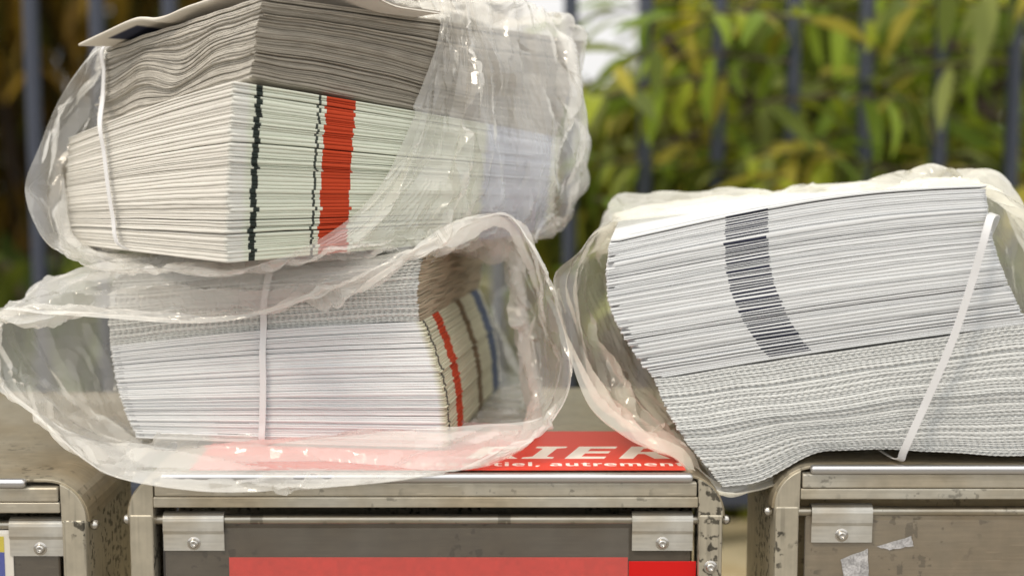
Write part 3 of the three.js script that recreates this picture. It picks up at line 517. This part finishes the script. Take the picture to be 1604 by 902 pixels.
  const row = (j, i, c) => { const h = i >> 1; return i & 1 ? (-x[id(h - 1, j) + c] + 9 * x[id(h, j) + c] + 9 * x[id(h + 1, j) + c] - x[id(h + 2, j) + c]) / 16 : x[id(h, j) + c]; };
  for (let j = 0; j < T2; j++) for (let i = 0; i <= S2; i++) {
    const k = j * (S2 + 1) + i, h = j >> 1, ii = i % S2;
    for (let c = 0; c < 3; c++) pos[k * 3 + c] = j & 1 ? (-row(Math.max(0, h - 1), ii, c) + 9 * row(h, ii, c) + 9 * row(h + 1, ii, c) - row(Math.min(NT - 1, h + 2), ii, c)) / 16 : row(h, ii, c);
    uv[k * 2] = i / S2 * (o.girth ?? 1.2); uv[k * 2 + 1] = j / T2 * (o.length ?? 0.5);
  }
  { // folds: straight ridges and valleys with flat flanks, most of them along the pull of the film
    const R = rng(Math.round(seed * 100)), W1 = S2 + 1, pd = (a, b) => Math.hypot(pos[a * 3] - pos[b * 3], pos[a * 3 + 1] - pos[b * 3 + 1], pos[a * 3 + 2] - pos[b * 3 + 2]);
    let gl = 0, ll = 0; const jm = Math.floor(T2 * 0.4); for (let i = 0; i < S2; i++) gl += pd(jm * W1 + i, jm * W1 + i + 1); for (let q = 0; q < 8; q++) for (let j = 0; j < T2 - 1; j++) ll += pd(j * W1 + Math.floor(q * S2 / 8), (j + 1) * W1 + Math.floor(q * S2 / 8)) / 8;
    const da = gl / S2, db = ll / T2, D = new Float32Array(W1 * T2), stroke = (a0, b0, th, L, W, H) => {
      const c = Math.cos(th), sn = Math.sin(th), ra = Math.abs(c) * L + Math.abs(sn) * W, rb = Math.abs(sn) * L + Math.abs(c) * W;
      for (let j = Math.max(0, Math.floor((b0 - rb) / db)); j <= Math.min(T2 - 1, Math.ceil((b0 + rb) / db)); j++) for (let i = Math.floor((a0 - ra) / da); i <= Math.ceil((a0 + ra) / da); i++) {
        const x_ = i * da - a0, y_ = j * db - b0, al = (x_ * c + y_ * sn) / L, ac = Math.abs(-x_ * sn + y_ * c) / (W * (1 - 0.6 * Math.abs(al)));
        if (Math.abs(al) < 1 && ac < 1) D[j * W1 + ((i % S2) + S2) % S2] += H * (1 - ac) * (1 - al * al);
      }
    };
    const k = o.folds ?? 1;
    for (let q = 0; q < 36 * k; q++) { const W = 0.009 + 0.016 * R(); stroke(R() * gl, (0.06 + 0.9 * R()) * ll, (R() - 0.5) * (o.fan ?? 0.7), 0.07 + 0.13 * R(), W, W * (0.35 + 0.5 * R()) * (R() < 0.7 ? 1 : -1)); }
    for (let q = 0; q < 190 * k; q++) { const W = 0.003 + 0.006 * R(), t = R(); stroke(R() * gl, (0.03 + 0.95 * t) * ll, R() < 0.6 ? (R() - 0.5) * 1.1 : R() * 3.14, 0.015 + 0.05 * R(), W, W * (0.3 + 0.45 * R()) * (R() < 0.6 ? 1 : -1)); }
    for (let q = 0; q < 5 * k; q++) { const ca = R() * gl, cb = (0.1 + 0.8 * R()) * ll; for (let z = 0; z < 16; z++) { const W = 0.003 + 0.004 * R(); stroke(ca + (R() - 0.5) * 0.09, cb + (R() - 0.5) * 0.06, R() * 3.14, 0.008 + 0.025 * R(), W, W * (0.3 + 0.35 * R()) * (R() < 0.5 ? 1 : -1)); } }
    for (let j = 0; j < T2; j++) D[j * W1 + S2] = D[j * W1];
    const g0 = pos.slice(), P3 = (i, j, c) => g0[(j * W1 + ((i % S2) + S2) % S2) * 3 + c];
    for (let j = 0; j < T2; j++) for (let i = 0; i <= S2; i++) {
      const v = j * W1 + i, d = D[v]; if (d === 0) continue;
      const j1 = Math.min(T2 - 1, j + 2), j0 = Math.max(0, j - 2), e = [0, 1, 2].map(c => P3(i + 2, j, c) - P3(i - 2, j, c)), f = [0, 1, 2].map(c => P3(i, j1, c) - P3(i, j0, c)), nx = e[1] * f[2] - e[2] * f[1], ny = e[2] * f[0] - e[0] * f[2], nz = e[0] * f[1] - e[1] * f[0], l = Math.hypot(nx, ny, nz) || 1, sg = o.outward ?? -1;
      pos[v * 3] += sg * nx / l * d; pos[v * 3 + 1] += sg * ny / l * d; pos[v * 3 + 2] += sg * nz / l * d;
    }
    for (let v = 0; v < pos.length; v += 3) { for (const H of hulls) { let best = -1e9, bp = null; for (const p of H) { const dd = p[0] * pos[v] + p[1] * pos[v + 1] + p[2] * pos[v + 2] - p[3]; if (dd > best) { best = dd; bp = p; } } if (best < 0) for (let c = 0; c < 3; c++) pos[v + c] -= bp[c] * best; } if (o.floor) pos[v + 1] = Math.max(pos[v + 1], o.floor(pos[v], pos[v + 2])); }
  }
  for (let j = 0; j < T2 - 1; j++) for (let i = 0; i < S2; i++) { const a = j * (S2 + 1) + i, b = a + S2 + 1; idx.push(a, a + 1, b, b, a + 1, b + 1); }
  const g = new THREE.BufferGeometry(); g.setAttribute('position', new THREE.BufferAttribute(pos, 3)); g.setAttribute('uv', new THREE.BufferAttribute(uv, 2)); g.setIndex(idx); g.computeVertexNormals();
  return solo(name, toCreasedNormals(g, 0.45), o.film ?? M.film, label, 'plastic bag', 'clear plastic bags round the bundles');
}
const pts = a => a.map(p => at(...p));
const roofFloor = (x, z) => z < 0.004 && x > -0.309 && x < 0.171 ? 0.0022 : -1;
{ // lower bag
  const cnt = [9, 5, 7, 3];
  const mouth = pts([[-14, 488, -.10], [80, 486, -.085], [170, 491, -.085], [300, 498, -.08], [400, 487, -.075], [500, 455, -.07], [620, 402, -.065], [700, 362, -.08], [785, 333, -.10],
    [825, 372, -.10], [862, 445, -.09], [888, 540, -.075], [890, 605, -.06], [868, 652, -.045], [830, 690, -.025],
    [740, 728, -.004], [640, 748, .010], [520, 762, .012], [400, 771, .013], [300, 769, .013], [190, 748, .010], [130, 716, -.01], [55, 645, -.06], [0, 590, -.095]]);
  const l1 = pts([[30, 472, -.15], [105, 443, -.14], [180, 426, -.13], [300, 421, -.118], [400, 417, -.11], [500, 411, -.105], [620, 400, -.10], [690, 388, -.11], [775, 345, -.15],
    [822, 400, -.17], [842, 470, -.16], [856, 550, -.15], [856, 610, -.13], [838, 655, -.115], [815, 688, -.10],
    [735, 703, -.10], [640, 703, -.10], [520, 703, -.10], [400, 703, -.10], [300, 703, -.10], [210, 700, -.108], [140, 668, -.13], [80, 600, -.16], [42, 530, -.17]]);
  const l2 = section([V(-.375, .135, -.27), V(-.005, .166, -.25), V(.025, .003, -.22), V(-.345, .003, -.25)], cnt);
  const l3 = section([V(-.315, .14, -.43), V(.0, .150, -.42), V(.005, .003, -.42), V(-.31, .003, -.43)], cnt);
  const l4 = section([V(-.25, .08, -.45), V(-.05, .08, -.45), V(-.05, .02, -.45), V(-.25, .02, -.45)], cnt);
  bag('plastic_bag', 'clear plastic bag open round the lower bundle, its lip hanging over the box front', [mouth, l1, l2, l3, l4], { NS: 400, NT: 124, seed: 3.3, t: [0, .22, .55, .88, 1], slackS: 1.0, slackT: 1.07, steps: 40, amp: .010, folds: 1.2, hulls: [HULLS[0], HULLS[1]], floor: roofFloor, rim: { 13: [858, 640, -.07], 14: [835, 655, -.065], 15: [740, 662, -.058], 16: [640, 672, -.058], 17: [520, 684, -.058], 18: [400, 694, -.058], 19: [300, 698, -.058], 20: [205, 692, -.06], 21: [140, 685, -.06] } });
}
{ // upper bag
  const C = V(-0.225, 0, 0), uh = V(Math.cos(0.733), 0, -Math.sin(0.733)), dv = V(-Math.cos(0.838), 0, -Math.sin(0.838)).multiplyScalar(0.28);
  const mouth = pts([[165, 68, -.19], [102, 138, -.185], [62, 225, -.17], [38, 300, -.15], [72, 378, -.12], [150, 418, -.08], [250, 420, -.03], [352, 424, .008], [430, 406, -.002], [500, 374, -.025], [565, 325, -.065], [612, 262, -.095], [645, 170, -.12], [668, 90, -.135], [670, 40, -.145], [640, -14, -.155], [560, -22, -.17], [450, -14, -.2], [330, 12, -.23], [228, 56, -.235]]);
  const vy = [[1.05, .352], [1.1, .325], [1.12, .28], [1.1, .22], [1.05, .175], [.95, .161], [.66, .161], [.33, .161], [.04, .163], [-.06, .172], [-.12, .205], [-.16, .25], [-.16, .29], [-.13, .34], [-.07, .38], [0, .398], [.25, .400], [.5, .400], [.7, .396], [.95, .372]];
  const sec = (a, sv = 1, cv = 0.5, sy = 1, cy = .275, dy = 0) => vy.map(([v, y]) => C.clone().addScaledVector(uh, a).addScaledVector(dv, cv + (v - cv) * sv).setY(cy + (y - cy) * sy + dy));
  const l1 = sec(.24).map((p, i) => i < 5 ? p.addScaledVector(uh, -.14) : p);
  bag('plastic_bag', 'clear plastic bag crumpled round the upper bundle with its closed end sticking out', [mouth, l1, sec(.31, 1.02, .5, .9), sec(.37, .8, .2, .8, .28, -.004), sec(.395, .25, .12, .7, .28, -.014)], { NS: 400, NT: 140, seed: 8.1, t: [0, .45, .68, .9, 1], slackS: 1.0, slackT: 1.16, steps: 40, amp: .018, folds: 1.1, fan: 0.5, hulls: [HULLS[2], HULLS[3]] });
}
{ // right bag
  const cnt = [9, 4, 5, 5];
  const mouth = pts([[868, 432, -.06], [905, 396, -.08], [950, 350, -.11], [1050, 344, -.12], [1150, 331, -.12], [1300, 306, -.12], [1420, 286, -.12], [1500, 275, -.10], [1562, 297, -.06],
    [1640, 350, -.02], [1700, 430, -.01], [1730, 560, 0], [1730, 690, 0], [1600, 722, -.012], [1450, 724, -.02], [1300, 729, -.02], [1190, 765, -.012], [1124, 768, -.008],
    [1060, 718, -.02], [985, 684, -.035], [925, 637, -.045], [893, 560, -.055], [878, 490, -.06]]);
  const l1 = pts([[915, 425, -.16], [930, 385, -.17], [965, 348, -.18], [1050, 341, -.18], [1150, 329, -.18], [1300, 307, -.18], [1420, 289, -.18], [1500, 280, -.16], [1570, 300, -.13],
    [1625, 360, -.10], [1670, 440, -.08], [1700, 560, -.08], [1700, 680, -.08], [1600, 700, -.08], [1450, 700, -.08], [1300, 702, -.08], [1190, 730, -.06], [1120, 752, -.05],
    [1062, 705, -.07], [1005, 662, -.09], [965, 615, -.11], [938, 555, -.13], [922, 490, -.15]]);
  const l2 = section([V(.098, .205, -.27), V(.43, .222, -.25), V(.50, .016, -.25), V(.19, .012, -.27)], cnt), l3 = section([V(.15, .15, -.33), V(.38, .17, -.33), V(.42, .04, -.33), V(.22, .04, -.33)], cnt);
  bag('plastic_bag', 'clear plastic bag open round the leaning bundle above the gap between the boxes', [mouth, l1, l2, l3], { NS: 360, NT: 116, seed: 5.7, t: [0, .35, .8, 1], slackS: 1.0, slackT: 1.07, steps: 40, amp: .006, folds: 0.7, film: M.filmCream, hulls: [HULLS[4], HULLS[5]] });
}

// ---------------------------------------------------------------- render
const renderer = new THREE.WebGLRenderer({ antialias: true });
renderer.toneMapping = THREE.LinearToneMapping;
renderer.toneMappingExposure = EXPOSURE;
renderer.shadowMap.enabled = true;
renderer.render(scene, camera);
